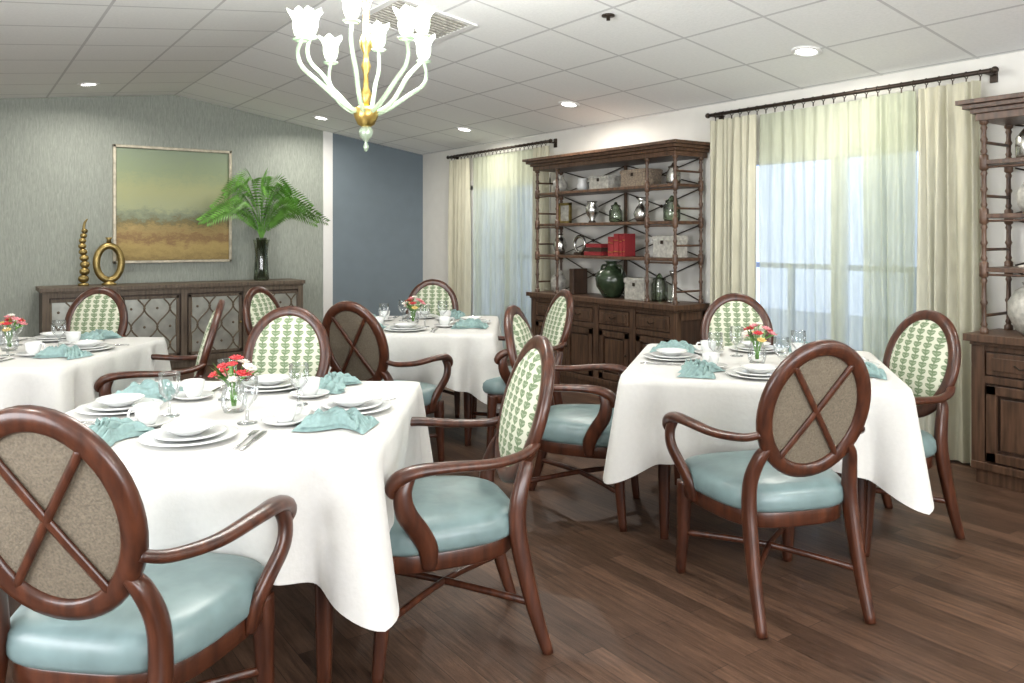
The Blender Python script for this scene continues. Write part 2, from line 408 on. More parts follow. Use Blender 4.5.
curtain('sheer_curtain',2.69,3.89,'sheer',5.045,.022,13,seed=3)
curtain('curtain_panel',7.98,8.40,'drape',4.985,.036,6,seed=4)
curtain('curtain_panel',6.43,6.70,'drape',4.985,.036,4,seed=5)
curtain('sheer_curtain',6.71,7.96,'sheer',5.035,.026,13,seed=6)
for y0,y1 in ((2.20,4.36),(6.42,8.46)):
    b=MB(); b.tube([(4.99,y0,2.345),(4.99,y1,2.345)],.014,'bronze',10,2)
    for y in (y0,y1):
        b.ball((4.99,y,2.345),(.022,.022,.022),'bronze')
    n=26
    for k in range(n):
        y=y0+.08+(y1-y0-.16)*k/(n-1)
        pts=[(4.99+.021*math.cos(a),y,2.340+.021*math.sin(a)) for a in [i*math.pi/4 for i in range(8)]]
        b.tube(pts,.003,'bronze',5,1,True); b.box((4.99,y,2.308),(.006,.006,.03),'bronze')
    for y in (y0+.05,y1-.05): b.b2((4.99,y-.008,2.33),(5.10,y+.008,2.345),'bronze'); b.b2((5.085,y-.02,2.29),(5.10,y+.02,2.38),'bronze')
    b.obj('curtain_rod')

# ------------------------------------------------------------ ceiling fixtures
LIGHTS=[(4.45,3.08),(4.48,5.50),(4.55,7.37),(3.42,8.60),(1.07,8.46),(4.4,.6),(-.6,5.6),(-.6,2.4),(1.0,-.6),(3.6,-1.2),(-1.0,8.0)]  # later entries are unseen extra downlights, added as fill
for x,y in LIGHTS:
    z=cz(x); sl=-SR if x>RX else SL
    mt=Matrix.Rotation(-math.atan(sl),3,'Y')
    b=MB(); b.cap=False
    b.lathe([(.095,.002),(.095,-.008),(.085,-.012),(.066,-.008),(.062,-.001)],(0,0,0),'trim',28,mt)
    b.lathe([(0,-.004),(.063,-.004)],(0,0,0),'lamp',28,mt)
    b.obj('recessed_downlight',(x,y,z-.001))
    L=bpy.data.lights.new('downlight','AREA'); L.shape='DISK'; L.size=.14; L.energy=17; L.color=(1,.94,.85); L.spread=math.radians(165)
    o=bpy.data.objects.new('downlight_beam',L); o.location=(x,y,z-.03); S.collection.objects.link(o)
def area(name,loc,rot,sx,sy,e,c,spread=180):
    L=bpy.data.lights.new(name,'AREA'); L.shape='RECTANGLE'; L.size=sx; L.size_y=sy; L.energy=e; L.color=c; L.spread=math.radians(spread)
    o=bpy.data.objects.new(name,L); o.location=loc; o.rotation_euler=rot; S.collection.objects.link(o)
area('window_daylight_front',(.85,YF+.03,1.35),(math.radians(102),0,0),3.3,1.4,145,(1.0,.98,.955))  # added fill lamp behind the camera, set at the invented front window
area('window_daylight_left',(XL+.03,1.85,1.4),(math.radians(102),0,math.radians(-90)),2.6,1.3,100,(1.0,.98,.955))  # added fill lamp out of view, set at the invented left window
# vent
b=MB(); sx,sy=2.59,4.82
mt=Matrix.Rotation(math.atan(SR),3,'Y')
def vb(c,d,mat): b.box(mt@Vector(c),d,mat,mtx=mt)
for k in (-1,1): vb((k*.285,0,-.006),(.04,.61,.012),'trim'); vb((0,k*.285,-.006),(.53,.04,.012),'trim')
vb((0,0,-.001),(.53,.53,.003),'cer')
for k in range(11): vb((0,-.24+k*.048,-.006),(.53,.020,.008),'cer')
b.obj('ceiling_vent',(sx,sy,cz(sx)-.002))
b=MB(); b.lathe([(0,-.03),(.012,-.03),(.012,-.008),(.04,-.006),(.04,.004)],(0,0,0),'bronze',16); b.obj('sprinkler_head',(3.3,3.67,cz(3.3)-.004))

# ------------------------------------------------------------ chandelier
def chandelier_and_fill(CX,CY):
    b=MB(); Zc=cz(CX)
    b.lathe([(.0,1.775),(.008,1.78),(.014,1.80),(.006,1.82),(.018,1.835),(.03,1.85),(.034,1.875),(.022,1.895),(.012,1.905),(.014,1.915)],(0,0,0),'milk',16)
    b.lathe([(.012,1.885),(.04,1.905),(.056,1.94),(.060,1.97),(.05,1.985),(.02,1.99)],(0,0,0),'gold',20)
    b.lathe([(.014,1.985),(.020,2.02),(.028,2.05),(.014,2.08),(.012,2.14),(.024,2.18),(.014,2.21),(.013,2.24),(.028,2.27),(.03,2.30),(.014,2.34),(.012,2.45),(.03,2.50),(.012,2.55),(.008,2.6),(.008,Zc-.03),(.055,Zc-.02),(.06,Zc-.001)],(0,0,0),'gold',18)
    for k in range(8):
        a=2*math.pi*k/8+.12
        R=.335 if k%2==0 else .27; dz=0 if k%2==0 else .07
        def q(r,z): return (r*math.cos(a),r*math.sin(a),z)
        b.tube([q(.02,1.975),(q(.06,1.965)),q(.13,1.995+dz*.3),q(R*.74,2.075+dz*.8),q(R*.98,2.13+dz),q(R*1.05,2.19+dz),q(R,2.25+dz)],[.012,.012,.0115,.011,.010,.009,.009],'milk',10,5)
        c=q(R,2.24+dz)
        b.lathe([(.010,0),(.032,.006),(.040,.014),(.012,.018)],c,'milk',14)
        vs=[];fs=[];sg=24
        pr=[(.012,.015),(.030,.035),(.038,.065),(.037,.09),(.045,.115),(.060,.135)]
        for i,(r,z) in enumerate(pr):
            for j in range(sg):
                aa=2*math.pi*j/sg; rr=r*(1+.12*(i/5)*math.cos(aa*6))
                vs.append((c[0]+rr*math.cos(aa),c[1]+rr*math.sin(aa),c[2]+z+.010*(i/5)*math.cos(aa*6)))
        for i in range(5):
            for j in range(sg): fs.append((i*sg+j,i*sg+(j+1)%sg,(i+1)*sg+(j+1)%sg,(i+1)*sg+j))
        b.add(vs,fs,'tulip')
        b.ball((c[0],c[1],c[2]+.09),(.015,.015,.045),'flame',10,6)
    b.obj('chandelier',(CX,CY,0))
    for k in range(4):
        a=k*math.pi/2+.3
        L=bpy.data.lights.new('chandelier_bulb','POINT'); L.energy=22; L.shadow_soft_size=.10; L.color=(1,.98,.94)
        o=bpy.data.objects.new('chandelier_bulb_light',L); o.location=(CX+.30*math.cos(a),CY+.30*math.sin(a),2.50); S.collection.objects.link(o)
CX,CY=room(-.1825*3.8,3.8)
chandelier_and_fill(CX,CY); chandelier_and_fill(2.9,-.9)  # second one is an unseen extra, added to brighten the near ceiling

# ------------------------------------------------------------ dining chair
def chair_mesh():
    b=MB()
    def outline(sc,z,n=40,dx=0):
        r=[]
        for k in range(n):
            a=2*math.pi*k/n; ca,sa=math.cos(a),math.sin(a)
            x=math.copysign(abs(ca)**.55,ca); y=math.copysign(abs(sa)**.6,sa)
            w=.262+.035*y
            r.append((x*(w*sc+dx),.01+y*(.250*sc+dx),z))
        return r
    def loft(rings,mat,captop=True,capbot=True):
        n=len(rings[0]); vs=[p for r in rings for p in r]; fs=[]
        for i in range(len(rings)-1):
            for k in range(n): fs.append((i*n+k,i*n+(k+1)%n,(i+1)*n+(k+1)%n,(i+1)*n+k))
        if capbot: fs.append(tuple(reversed(range(n))))
        if captop: fs.append(tuple(range((len(rings)-1)*n,len(rings)*n)))
        b.add(vs,fs,mat)
    loft([outline(.96,.330),outline(.985,.335),outline(.985,.383),outline(.97,.392)],'mahog')
    loft([outline(.97,.385),outline(1.02,.394),outline(1.04,.405),outline(1.045,.425),outline(1.03,.452),outline(.97,.471),outline(.85,.483),outline(.6,.492),outline(.3,.497),outline(.05,.498)],'blue')
    for s in (-1,1):
        b.tube([(s*.238,.212,.38),(s*.240,.215,.32),(s*.242,.222,.18),(s*.245,.238,.0)],[(.030,.030),(.029,.029),(.023,.023),(.017,.017)],'mahog',12,5,sq=.6,ref=(0,1,0))
        b.tube([(s*.215,-.325,0),(s*.212,-.278,.15),(s*.208,-.238,.32),(s*.205,-.222,.43),(s*.200,-.230,.52),(s*.180,-.258,.600),(s*.148,-.272,.64)],
               [(.018,.017),(.024,.020),(.029,.022),(.029,.022),(.027,.021),(.024,.019),(.016,.012)],'mahog',12,5,sq=.65,ref=(0,1,0))
        b.tube([(s*.197,-.290,.685),(s*.235,-.235,.664),(s*.285,-.12,.657),(s*.315,.02,.666),(s*.322,.12,.664),(s*.318,.180,.645),(s*.312,.205,.615),(s*.308,.195,.592)],
               [(.013,.018),(.015,.019),(.016,.022),(.017,.027),(.020,.031),(.023,.031),(.019,.028),(.010,.020)],'mahog',12,5,ref=(0,0,1))
        b.tube([(s*.314,.150,.65),(s*.324,.170,.60),(s*.322,.160,.54),(s*.300,.115,.47),(s*.282,.085,.41),(s*.268,.080,.345)],
               [(.022,.017),(.028,.019),(.033,.019),(.033,.019),(.032,.018),(.022,.014)],'mahog',12,5,ref=(0,1,0))
    b.tube([(-.240,.220,.17),(0,-.02,.185),(.212,-.272,.17)],(.013,.010),'mahog',8,6)
    b.tube([(.240,.220,.17),(0,-.02,.185),(-.212,-.272,.17)],(.013,.010),'mahog',8,6)
    T=math.radians(16)
    def o(x,dp,h):
        return (x, -.305+dp*math.cos(T)-h*math.sin(T), .764+h*math.cos(T)+dp*math.sin(T))
    A,Bh=.192,.236
    K=48
    vs=[];fs=[]; sec=[(-.027,-.010),(-.020,-.018),(0,-.021),(.020,-.018),(.027,-.009),(.027,.009),(.020,.016),(0,.019),(-.020,.016),(-.027,.010)]
    for k in range(K):
        a=2*math.pi*k/K
        for (ro,dd) in sec: vs.append(o((A+ro)*math.cos(a),dd,(Bh+ro)*math.sin(a)))
    ns=len(sec)
    for k in range(K):
        for j in range(ns): fs.append((k*ns+j,((k+1)%K)*ns+j,((k+1)%K)*ns+(j+1)%ns,k*ns+(j+1)%ns))
    b.add(vs,fs,'mahog')
    def disk(side,mat,base,bulge):
        vs=[];fs=[];R=6
        for i in range(R+1):
            f=i/R
            for k in range(K):
                a=2*math.pi*k/K; dd=base+side*bulge*math.sqrt(max(0,1-f**2.6))
                vs.append(o((A-.016)*f*math.cos(a),dd,(Bh-.016)*f*math.sin(a)))
        for i in range(R):
            for k in range(K): fs.append((i*K+k,i*K+(k+1)%K,(i+1)*K+(k+1)%K,(i+1)*K+k))
        b.add(vs,fs,mat)
    disk(1,'patt',.008,.032); disk(-1,'taupe',-.004,.004)
    for s in (-1,1):
        b.tube([o(-s*.118,-.012,-.182),o(0,-.015,0),o(s*.118,-.012,.182)],(.007,.0115),'mahog',8,6,ref=(0,1,0))
    return b.mesh('dining_chair')
CH=chair_mesh()
def chair(l,d,phi):
    f=math.radians(phi); l+=.31*math.sin(f); d+=.31*math.cos(f)
    x,y=room(l,d); put(CH,'dining_chair',(x,y,0),-(YAW+f))
for c in [(1.06,2.80,-14),(-1.0,1.73,8),(-.88,4.46,25),(-1.13,4.02,180),(1.39,4.95,188),(1.96,3.84,-108),(.06,4.12,106),
          (.045,2.84,-106),(.30,5.38,-108),(-.66,6.62,180),(-1.70,4.5,-108),(-2.9,5.58,180),(-1.77,5.72,108),(-2.3,2.85,90)]: chair(*c)

# ------------------------------------------------------------ tables
def table_mesh():
    b=MB(); h=.575
    b.b2((-h,-h,.712),(h,h,.748),'mahog'); b.b2((-h+.08,-h+.08,.66),(h-.08,h-.08,.712),'mahog')
    for sx in(-1,1):
        for sy in(-1,1):
            b.tube([(sx*.41,sy*.41,.67),(sx*.41,sy*.41,.3),(sx*.41,sy*.41,0)],[.032,.028,.020],'mahog',12,3,sq=.6)
    return b.mesh('dining_table')
TM=table_mesh()
def cloth_mesh(seed):
    rnd=random.Random(seed); H=.592; per=480; b=MB(); zt=.754
    rings=[]
    info=[]
    for k in range(per):
        a=2*math.pi*(k+.5)/per; ca,sa=math.cos(a),math.sin(a)
        p=26; r=H/((abs(ca)**p+abs(sa)**p)**(1/p)); x,y=r*ca,r*sa
        g=Vector((math.copysign(abs(x/H)**9,x),math.copysign(abs(y/H)**9,y),0)).normalized()
        e=H-min(abs(x),abs(y))
        side= 1 if abs(x)>abs(y) else 0
        sid=(0 if x>0 else 1) if side else (2 if y>0 else 3)
        info.append((x,y,g,e,(y if side else x),sid))
    ph=[rnd.uniform(0,6.28) for _ in range(12)]
    for f in (.001,.4,.8,.97,1.0): rings.append([(x*f,y*f,zt-(0 if f<1 else .002)) for x,y,g,e,t,q in info])
    J=14
    for j in range(1,J+1):
        s=j/J; ring=[]
        for x,y,g,e,t,sid in info:
            c=math.exp(-(e/.10)**2)
            L=.335+.13*math.exp(-(e/.14)**1.5)+.006*math.sin(t*14+ph[0])
            mid=min(1,e/.15)
            fold=mid*(.016*math.sin(t*21+ph[1+sid])*(.6+.4*math.sin(t*7+ph[5+sid]))+.011*math.sin(t*38+ph[2+sid]))
            valley=-.066*math.exp(-((e-.16)/.045)**2)+.030*math.exp(-((e-.26)/.045)**2)
            dent=-.085*math.exp(-(t/.27)**4)*s
            out=.006+s*(.018+fold)+s*(.070*c+valley)+dent*s
            ring.append((x+g.x*out,y+g.y*out,zt-.004-s*L))
        rings.append(ring)
    n=per; vs=[p for r in rings for p in r]; fs=[]
    for i in range(len(rings)-1):
        for k in range(n): fs.append((i*n+k,i*n+(k+1)%n,(i+1)*n+(k+1)%n,(i+1)*n+k))
    fs.append(tuple(reversed(range(n))))
    b.add(vs,fs,'cloth'); return b.mesh('tablecloth')
def mk(f,name):
    b=MB(); f(b); return b.mesh(name)
def f_plate(b): b.lathe([(0,.004),(.08,.003),(.085,0),(.09,.003),(.140,.014),(.142,.017),(.138,.018),(.09,.009),(0,.008)],(0,0,0),'white',36)
def f_splate(b): b.lathe([(0,.003),(.06,0),(.10,.010),(.108,.016),(.104,.017),(.06,.007),(0,.006)],(0,0,0),'white',32)
def f_bowl(b): b.lathe([(0,.003),(.035,0),(.04,.004),(.070,.020),(.080,.027),(.077,.028),(.065,.021),(.03,.010),(0,.009)],(0,0,0),'white',32)
def f_cup(b):
    b.lathe([(0,.004),(.04,0),(.07,.012),(.076,.017),(.072,.018),(.03,.007),(0,.007)],(0,0,0),'white',28)
    b.lathe([(0,.012),(.024,.008),(.026,.012),(.036,.035),(.041,.070),(.039,.071),(.034,.036),(.022,.016),(0,.015)],(0,0,0),'white',28)
    b.tube([(.037,0,.060),(.056,0,.062),(.062,0,.045),(.052,0,.030),(.034,0,.028)],.004,'white',8,4)
def f_glass(b):
    b.cap=False
    b.lathe([(0,.003),(.032,0),(.033,.003),(.006,.008),(.005,.05),(.012,.060),(.031,.080),(.036,.110),(.034,.150)],(0,0,0),'glass',24)
    b.tube([(.034*math.cos(a),.034*math.sin(a),.150) for a in [i*math.pi/6 for i in range(12)]],.0013,'glass',5,2,True)
def f_fork(b):
    b.tube([(0,-.10,.004),(0,-.02,.003),(0,.04,.008)],[(.002,.006),(.002,.003),(.002,.004)],'steel',6,3)
    b.box((0,.05,.008),(.02,.02,.002),'steel')
    for k in(-1.5,-.5,.5,1.5): b.box((k*.0055,.08,.008),(.003,.045,.002),'steel')
def f_knife(b):
    b.tube([(0,-.11,.003),(0,0,.003),(0,.01,.003)],[(.003,.006),(.003,.006),(.002,.007)],'steel',6,3); b.box((0,.06,.003),(.016,.11,.002),'steel')
def f_napkin(b):
    for layer in range(2):
        nx,ny=40,26; vs=[];fs=[]
        for j in range(ny+1):
            v=j/ny-.5
            for i in range(nx+1):
                u=i/nx-.5
                w=.026+.125*abs(u+.08)**1.1+ (0.012 if layer==0 else 0)
                x=u*(.24 if layer==0 else .19); y=v*2*w+.015*math.sin(u*8)+layer*.012
                edge=(1-abs(2*v)**6)*(1-abs(2*u)**10)
                z=.003+layer*.014+edge*(.013+.016*(1+math.sin(v*36+u*3+layer))*(.5+.9*(.5-abs(u)))+.008*math.sin(u*19+v*7+layer*2))
                vs.append((x,y,max(z,.002)))
        for j in range(ny):
            for i in range(nx): a=j*(nx+1)+i; fs.append((a,a+1,a+nx+2,a+nx+1))
        b.add(vs,fs,'aqua')
G={k:mk(f,k) for k,f in dict(dinner_plate=f_plate,salad_plate=f_splate,soup_bowl=f_bowl,cup_and_saucer=f_cup,water_goblet=f_glass,fork=f_fork,table_knife=f_knife,cloth_napkin=f_napkin).items()}
def flower_centerpiece(kinds,seed,big=1.0):
    rnd=random.Random(seed); b=MB(); b.cap=False
    b.lathe([(0,.002),(.034,0),(.042,.02),(.046,.05),(.036,.08),(.030,.10),(.036,.115)],(0,0,0),'glass',24)
    for i in range(15):
        a=i*2.4+rnd.uniform(-.3,.3); r=.068*math.sqrt((i+.3)/15)*big; h=.158-.6*r+rnd.uniform(-.02,.03)
        c=Vector((r*math.cos(a),r*math.sin(a),h*big))
        b.tube([(c.x*.1,c.y*.1,.02),(c.x*.35,c.y*.35,.10),tuple(c)],.002,'green',5,3)
        mat=kinds[i%len(kinds)]; sc=rnd.uniform(.6,1.0)
        nrm=Vector((c.x*5,c.y*5,.8)).normalized(); q=Vector((0,0,1)).rotation_difference(nrm).to_matrix()
        for ring,(m,rr,tl) in enumerate(((7,.018,.35),(5,.010,.9))):
            for p in range(m):
                aa=2*math.pi*p/m+ring*.4
                mt=q@Matrix.Rotation(aa,3,'Z')@Matrix.Rotation(-tl,3,'Y')
                b.ball(c+mt@Vector((rr*sc,0,0)),(.014*sc,.009*sc,.0035),mat,8,5,mt)
        b.ball(c,.004,'yellow',8,5)
    for i in range(18):
        a=i*2.1; d=Vector((math.cos(a),math.sin(a),0)); p0=Vector((0,0,.10)); p1=d*.05+Vector((0,0,.13)); p2=d*rnd.uniform(.06,.11)*big+Vector((0,0,.12+.07*rnd.random()))
        sd=Vector((-d.y,d.x,0))*.009
        b.add([p0,p1+sd,p2,p1-sd],[(0,1,2,3)],'green')
    return b.mesh('flower_centerpiece')
FL=[flower_centerpiece(['red','pink','red','cream','pink','red','cream'],1,1.05),flower_centerpiece(['cream','pink','red','cream','yellow','pink'],2,1.05)]
def table(l,d,rot,seed,fl,extra=0):
    x0,y0=room(l,d); rz=-YAW+math.radians(rot)
    put(TM,'dining_table',(x0,y0,0),rz,.004); put(cloth_mesh(seed),'tablecloth',(x0,y0,0),rz)
    rnd=random.Random(seed+50); zt=.755
    def at(px,py,me,name,r=0,z=zt):
        c,s=math.cos(rz),math.sin(rz); put(me,name,(x0+px*c-py*s,y0+px*s+py*c,z),rz+r)
    at(.0,-.02,FL[fl],'flower_centerpiece')
    for k in range(4):
        th=k*math.pi/2; c,s=math.cos(th),math.sin(th)
        def w(px,py,key,r=0,z=zt):
            px+=rnd.uniform(-.006,.006); py+=rnd.uniform(-.006,.006)
            at(px*c-py*s,px*s+py*c,G[key],key,th+r,z)
        at(.41*s,-.41*c,G['dinner_plate'],'dinner_plate',0)
        at(.41*s,-.41*c,G['salad_plate'],'salad_plate',0,zt+.010)
        at(.41*s,-.41*c,G['soup_bowl'],'soup_bowl',0,zt+.018)
        w(-.245,-.42,'cloth_napkin',1.4+rnd.uniform(-.15,.15))
        w(.235,-.205,'cup_and_saucer',rnd.uniform(-1,1))
        w(.10,-.195,'water_goblet')
        w(.172,-.43,'fork'); w(.200,-.43,'table_knife')
table(-.98,2.84,0,1,0); table(1.20,3.92,-16,2,1); table(-.70,5.67,0,3,1); table(-2.72,4.35,0,4,1)

# ------------------------------------------------------------ hutch
def hutch_mesh():
    b=MB(); D=.40; W=1.92
    b.b2((-D+.02,.02,.0),(0,W-.02,.10),'oak')
    b.b2((-D+.04,.03,.10),(0,W-.03,.77),'oakd')
    b.b2((-D-.005,-.005,.77),(0,W+.005,.79),'oak'); b.b2((-D-.03,-.03,.79),(0,W+.03,.83),'oak')
    b.b2((-D+.0,.0,.08),(0,W,.12),'oak')
    nb=4; bw=(W-.06)/nb
    for i in range(nb+1):
        y=.03+i*bw; b.b2((-D+.015,y-.035,.10),(-D+.05,y+.035,.77),'oak')
    b.b2((-D+.02,.03,.56),(-D+.05,W-.03,.60),'oak'); b.b2((-D+.02,.03,.74),(-D+.05,W-.03,.77),'oak')
    for i in range(nb):
        a=.03+i*bw+.045; c=.03+(i+1)*bw-.045
        b.b2((-D+.015,a,.61),(-D+.05,c,.73),'oak'); b.b2((-D+.005,a+.03,.635),(-D+.02,c-.03,.705),'oak')
        b.tube([(-D+.0,(a+c)/2-.04,.675),(-D-.015,(a+c)/2,.66),(-D,(a+c)/2+.04,.675)],.005,'bronze',6,4)
        for (p,q,r,s) in ((a,a+.05,.13,.55),(c-.05,c,.13,.55),(a,c,.13,.18),(a,c,.50,.55)): b.b2((-D+.012,p,r),(-D+.05,q,s),'oak')
        b.b2((-D+.022,a+.07,.20),(-D+.05,c-.07,.48),'oak')
        b.ball((-D,c-.025 if i%2==0 else a+.025,.36),.011,'bronze')
    for y0,y1 in ((.015,.03),(W-.03,W-.015)):
        b.b2((-D+.03,y0,.12),(-D+.09,y1,.77),'oak'); b.b2((-.06,y0,.12),(0,y1,.77),'oak'); b.b2((-D+.03,y0,.12),(0,y1,.19),'oak'); b.b2((-D+.03,y0,.70),(0,y1,.77),'oak')
    for z in (1.20,1.50,1.80): b.b2((-.36,.03,z-.025),(-.03,W-.03,z),'oak')
    def post(x,y):
        zz=[.83,1.20,1.50,1.80,2.03]
        prof=[]
        for i in range(4):
            a,c=zz[i]+.0,zz[i+1]-(.025 if i<3 else 0)
            prof+= [(.023,a),(.023,a+.025),(.012,a+.035),(.018,a+.05),(.012,a+.065),(.013,(a+c)/2-.015),(.020,(a+c)/2),(.013,(a+c)/2+.015),(.012,c-.065),(.018,c-.05),(.012,c-.035),(.023,c-.025),(.023,c)]
        b.lathe(prof,(x,y,0),'oak',12)
    for y in (.045,.36,W-.36,W-.045): post(-.345,y)
    for y in (.045,W-.045): post(-.045,y)
    tiers=((.84,1.17),(1.205,1.47),(1.505,1.77),(1.805,2.02))
    for y in (.045,W-.045):
        for z in (.93,1.30,1.60,1.90): b.tube([(-.345,y,z),(-.045,y,z)],.009,'oak',8,1)
    for z0,z1 in tiers:
        # slim crossed rods braced across the open back
        for y0,y1 in ((.07,W/2-.01),(W/2+.01,W-.07)):
            b.tube([(-.022,y0,z0),(-.022,y1,z1)],.006,'bronze',6,1); b.tube([(-.022,y0,z1),(-.022,y1,z0)],.006,'bronze',6,1)
            b.ball((-.022,(y0+y1)/2,(z0+z1)/2),(.008,.016,.016),'bronze',10,6)
    b.b2((-.035,W/2-.012,.83),(-.012,W/2+.012,2.03),'oak')
    for y0,y1 in ((.045,.36),(W-.36,W-.045)):
        for z in (1.06,1.36,1.66): b.tube([(-.345,y0,z+.10),(-.345,y1,z+.10)],.007,'oak',8,1)
    b.b2((-D+.02,.015,2.02),(-.0,W-.015,2.06),'oak'); b.b2((-D-.0,-.005,2.06),(0,W+.005,2.085),'oak'); b.b2((-D-.03,-.035,2.085),(0,W+.035,2.11),'oak'); b.b2((-D-.055,-.06,2.11),(0,W+.06,2.135),'oak')
    return b.mesh('display_hutch')
HM=hutch_mesh(); HX=5.082
for y in (4.43,.27): put(HM,'display_hutch',(HX,y,0),0,.004)

def lm(name,prof,mat,loc,seg=28,extra=None):
    b=MB(); b.lathe(prof,(0,0,0),mat,seg)
    if extra: extra(b)
    return b.obj(name,loc)
def sy(off,h=4.43): return h+off
SX=HX-.20
def jugx(b):
    for s in(-1,1): b.tube([(0,s*.055,.285),(0,s*.12,.28),(0,s*.135,.22),(0,s*.115,.17)],.011,'jug',8,5)
lm('olive_jug',[(0,.0),(.07,0),(.085,.02),(.135,.10),(.145,.17),(.12,.23),(.06,.265),(.045,.29),(.05,.315),(.065,.325),(.055,.325),(.04,.30),(0,.29)],'jug',(SX-.05,sy(.90),.831),28,jugx)
def box_obj(name,size,mat,loc,lid=True):
    b=MB(); b.box((0,0,size[2]/2),size,mat)
    if lid: b.box((0,0,size[2]*.86),(size[0]+.012,size[1]+.012,size[2]*.2),mat); b.box((-size[0]/2-.008,0,size[2]*.7),(.008,.03,.03),'bronze')
    return b.obj(name,loc,0,.006)
box_obj('wicker_box',(.20,.24,.19),'cer',(SX,sy(.56),.831)); 
lm('silver_candlestick',[(0,0),(.05,0),(.045,.015),(.012,.03),(.018,.07),(.010,.12),(.016,.20),(.03,.24),(.034,.26),(0,.26)],'silver',(SX,sy(.20),.831))
lm('glass_jar',[(0,0),(.06,0),(.07,.02),(.07,.14),(.05,.17),(.055,.19),(.03,.20),(.012,.23),(0,.235)],'gglass',(SX,sy(.36),.831))
lm('lidded_ginger_jar',[(0,0),(.045,0),(.075,.06),(.08,.11),(.055,.16),(.03,.17),(.045,.18),(.03,.21),(.008,.22),(.012,.24),(0,.245)],'cer',(SX,sy(1.72),.831))
box_obj('leather_album',(.18,.06,.24),'oakd',(SX,sy(1.42),.831),False); 
def books(name,loc,n,mats,th=.032,h=.2,seed=0):
    r=random.Random(seed); b=MB(); y=0
    for i in range(n):
        t=th*r.uniform(.75,1.25); hh=h*r.uniform(.85,1.08); dx=r.uniform(0,.02); m=mats[i%len(mats)]
        b.b2((-.07+dx,y,0),(-.064+dx,y+t,hh),m); b.b2((-.064+dx,y,0),(.07,y+.003,hh),m); b.b2((-.064+dx,y+t-.003,0),(.07,y+t,hh),m)
        b.b2((-.063+dx,y+.003,.004),(.066,y+t-.003,hh-.006),'cream')
        for q in (.2,.7): b.b2((-.072+dx,y+.001,hh*q),(-.0695+dx,y+t-.001,hh*(q+.03)),'gold')
        y+=t+.005
    return b.obj(name,loc,0)
books('red_books',(SX-.06,sy(.66),1.201),6,['redb','redb','redb','redb'],.034,.19,1)
def stack(name,loc,mats):
    b=MB(); z=0
    for i,m in enumerate(mats):
        b.box((0,0,z+.018),(.17-.01*i,.24-.015*i,.034),m); b.box((.004,0,z+.018),(.168-.01*i,.232-.015*i,.026),'cream'); z+=.036
    return b.obj(name,loc,0)
stack('book_stack',(SX,sy(1.12),1.201),['redb','oakd','redb'])
box_obj('wicker_box',(.18,.22,.18),'cer',(SX,sy(.24),1.201)); 
lm('silver_vase',[(0,0),(.04,0),(.05,.02),(.07,.09),(.05,.15),(.025,.18),(.035,.20),(0,.2)],'silver',(SX,sy(1.70),1.201))
b=MB(); b.tube([(0,.075*math.cos(a),.10+.075*math.sin(a)) for a in [i*math.pi/4 for i in range(8)]],.016,'silver',8,4,True); b.box((0,0,.012),(.07,.10,.024),'oakd'); b.obj('ring_sculpture',(SX,sy(1.40),1.201))
def framed(name,loc):
    b=MB(); 
    for (p,q) in (((-.01,-.09,0),(.01,.09,.025)),((-.01,-.09,.175),(.01,.09,.2)),((-.01,-.09,0),(.01,-.065,.2)),((-.01,.065,0),(.01,.09,.2))): b.b2(p,q,'agold')
    b.b2((-.004,-.07,.02),(.004,.07,.18),'cer'); b.b2((0,-.015,0),(.07,.015,.012),'agold'); return b.obj(name,loc)
framed('picture_frame',(SX,sy(1.62),1.501)); 
lm('silver_vase',[(0,0),(.035,0),(.05,.02),(.065,.07),(.045,.12),(.02,.15),(.02,.18),(.045,.21),(0,.21)],'silver',(SX,sy(.58),1.501))
lm('urn',[(0,0),(.04,0),(.02,.03),(.06,.09),(.065,.14),(.04,.18),(.05,.2),(0,.2)],'silver',(SX,sy(1.22),1.501))
lm('glass_jar',[(0,0),(.06,0),(.07,.02),(.07,.12),(.05,.15),(.055,.17),(.03,.18),(.012,.21),(0,.215)],'gglass',(SX,sy(.22),1.501))
lm('glass_jar',[(0,0),(.05,0),(.06,.02),(.06,.10),(.04,.13),(.045,.15),(.02,.16),(.012,.18),(0,.185)],'gglass',(SX,sy(.90),1.501))
box_obj('wicker_basket',(.20,.30,.15),'wick',(SX,sy(.58),1.801),True)
box_obj('wicker_basket',(.20,.26,.12),'cer',(SX,sy(1.02),1.801),True)
lm('white_vase',[(0,0),(.05,0),(.07,.05),(.065,.11),(.03,.15),(.04,.17),(0,.17)],'cer',(SX,sy(1.70),1.801))
lm('white_vase',[(0,0),(.04,0),(.06,.04),(.04,.10),(.05,.12),(0,.12)],'white',(SX,sy(1.36),1.801))
lm('glass_jar',[(0,0),(.05,0),(.06,.02),(.06,.10),(.04,.13),(.045,.15),(.02,.16),(.012,.18),(0,.185)],'silver',(SX,sy(.20),1.801))
h2=.27
lm('round_white_vase',[(0,0),(.06,0),(.10,.03),(.135,.11),(.135,.18),(.10,.245),(.06,.27),(.07,.29),(0,.28)],'cer',(SX-.02,h2+1.66,.831))
lm('pillar_candle',[(0,0),(.07,0),(.075,.01),(.045,.015),(.045,.12),(.04,.125),(0,.12)],'cream',(SX,h2+1.68,1.201))
lm('ceramic_vase',[(0,0),(.05,0),(.08,.05),(.085,.11),(.05,.17),(.03,.19),(.04,.21),(0,.21)],'cer',(SX,h2+1.68,1.501))
lm('glass_bottle',[(0,0),(.06,0),(.07,.02),(.07,.12),(.03,.17),(.022,.20),(.03,.21),(0,.21)],'silver',(SX,h2+1.70,1.801))
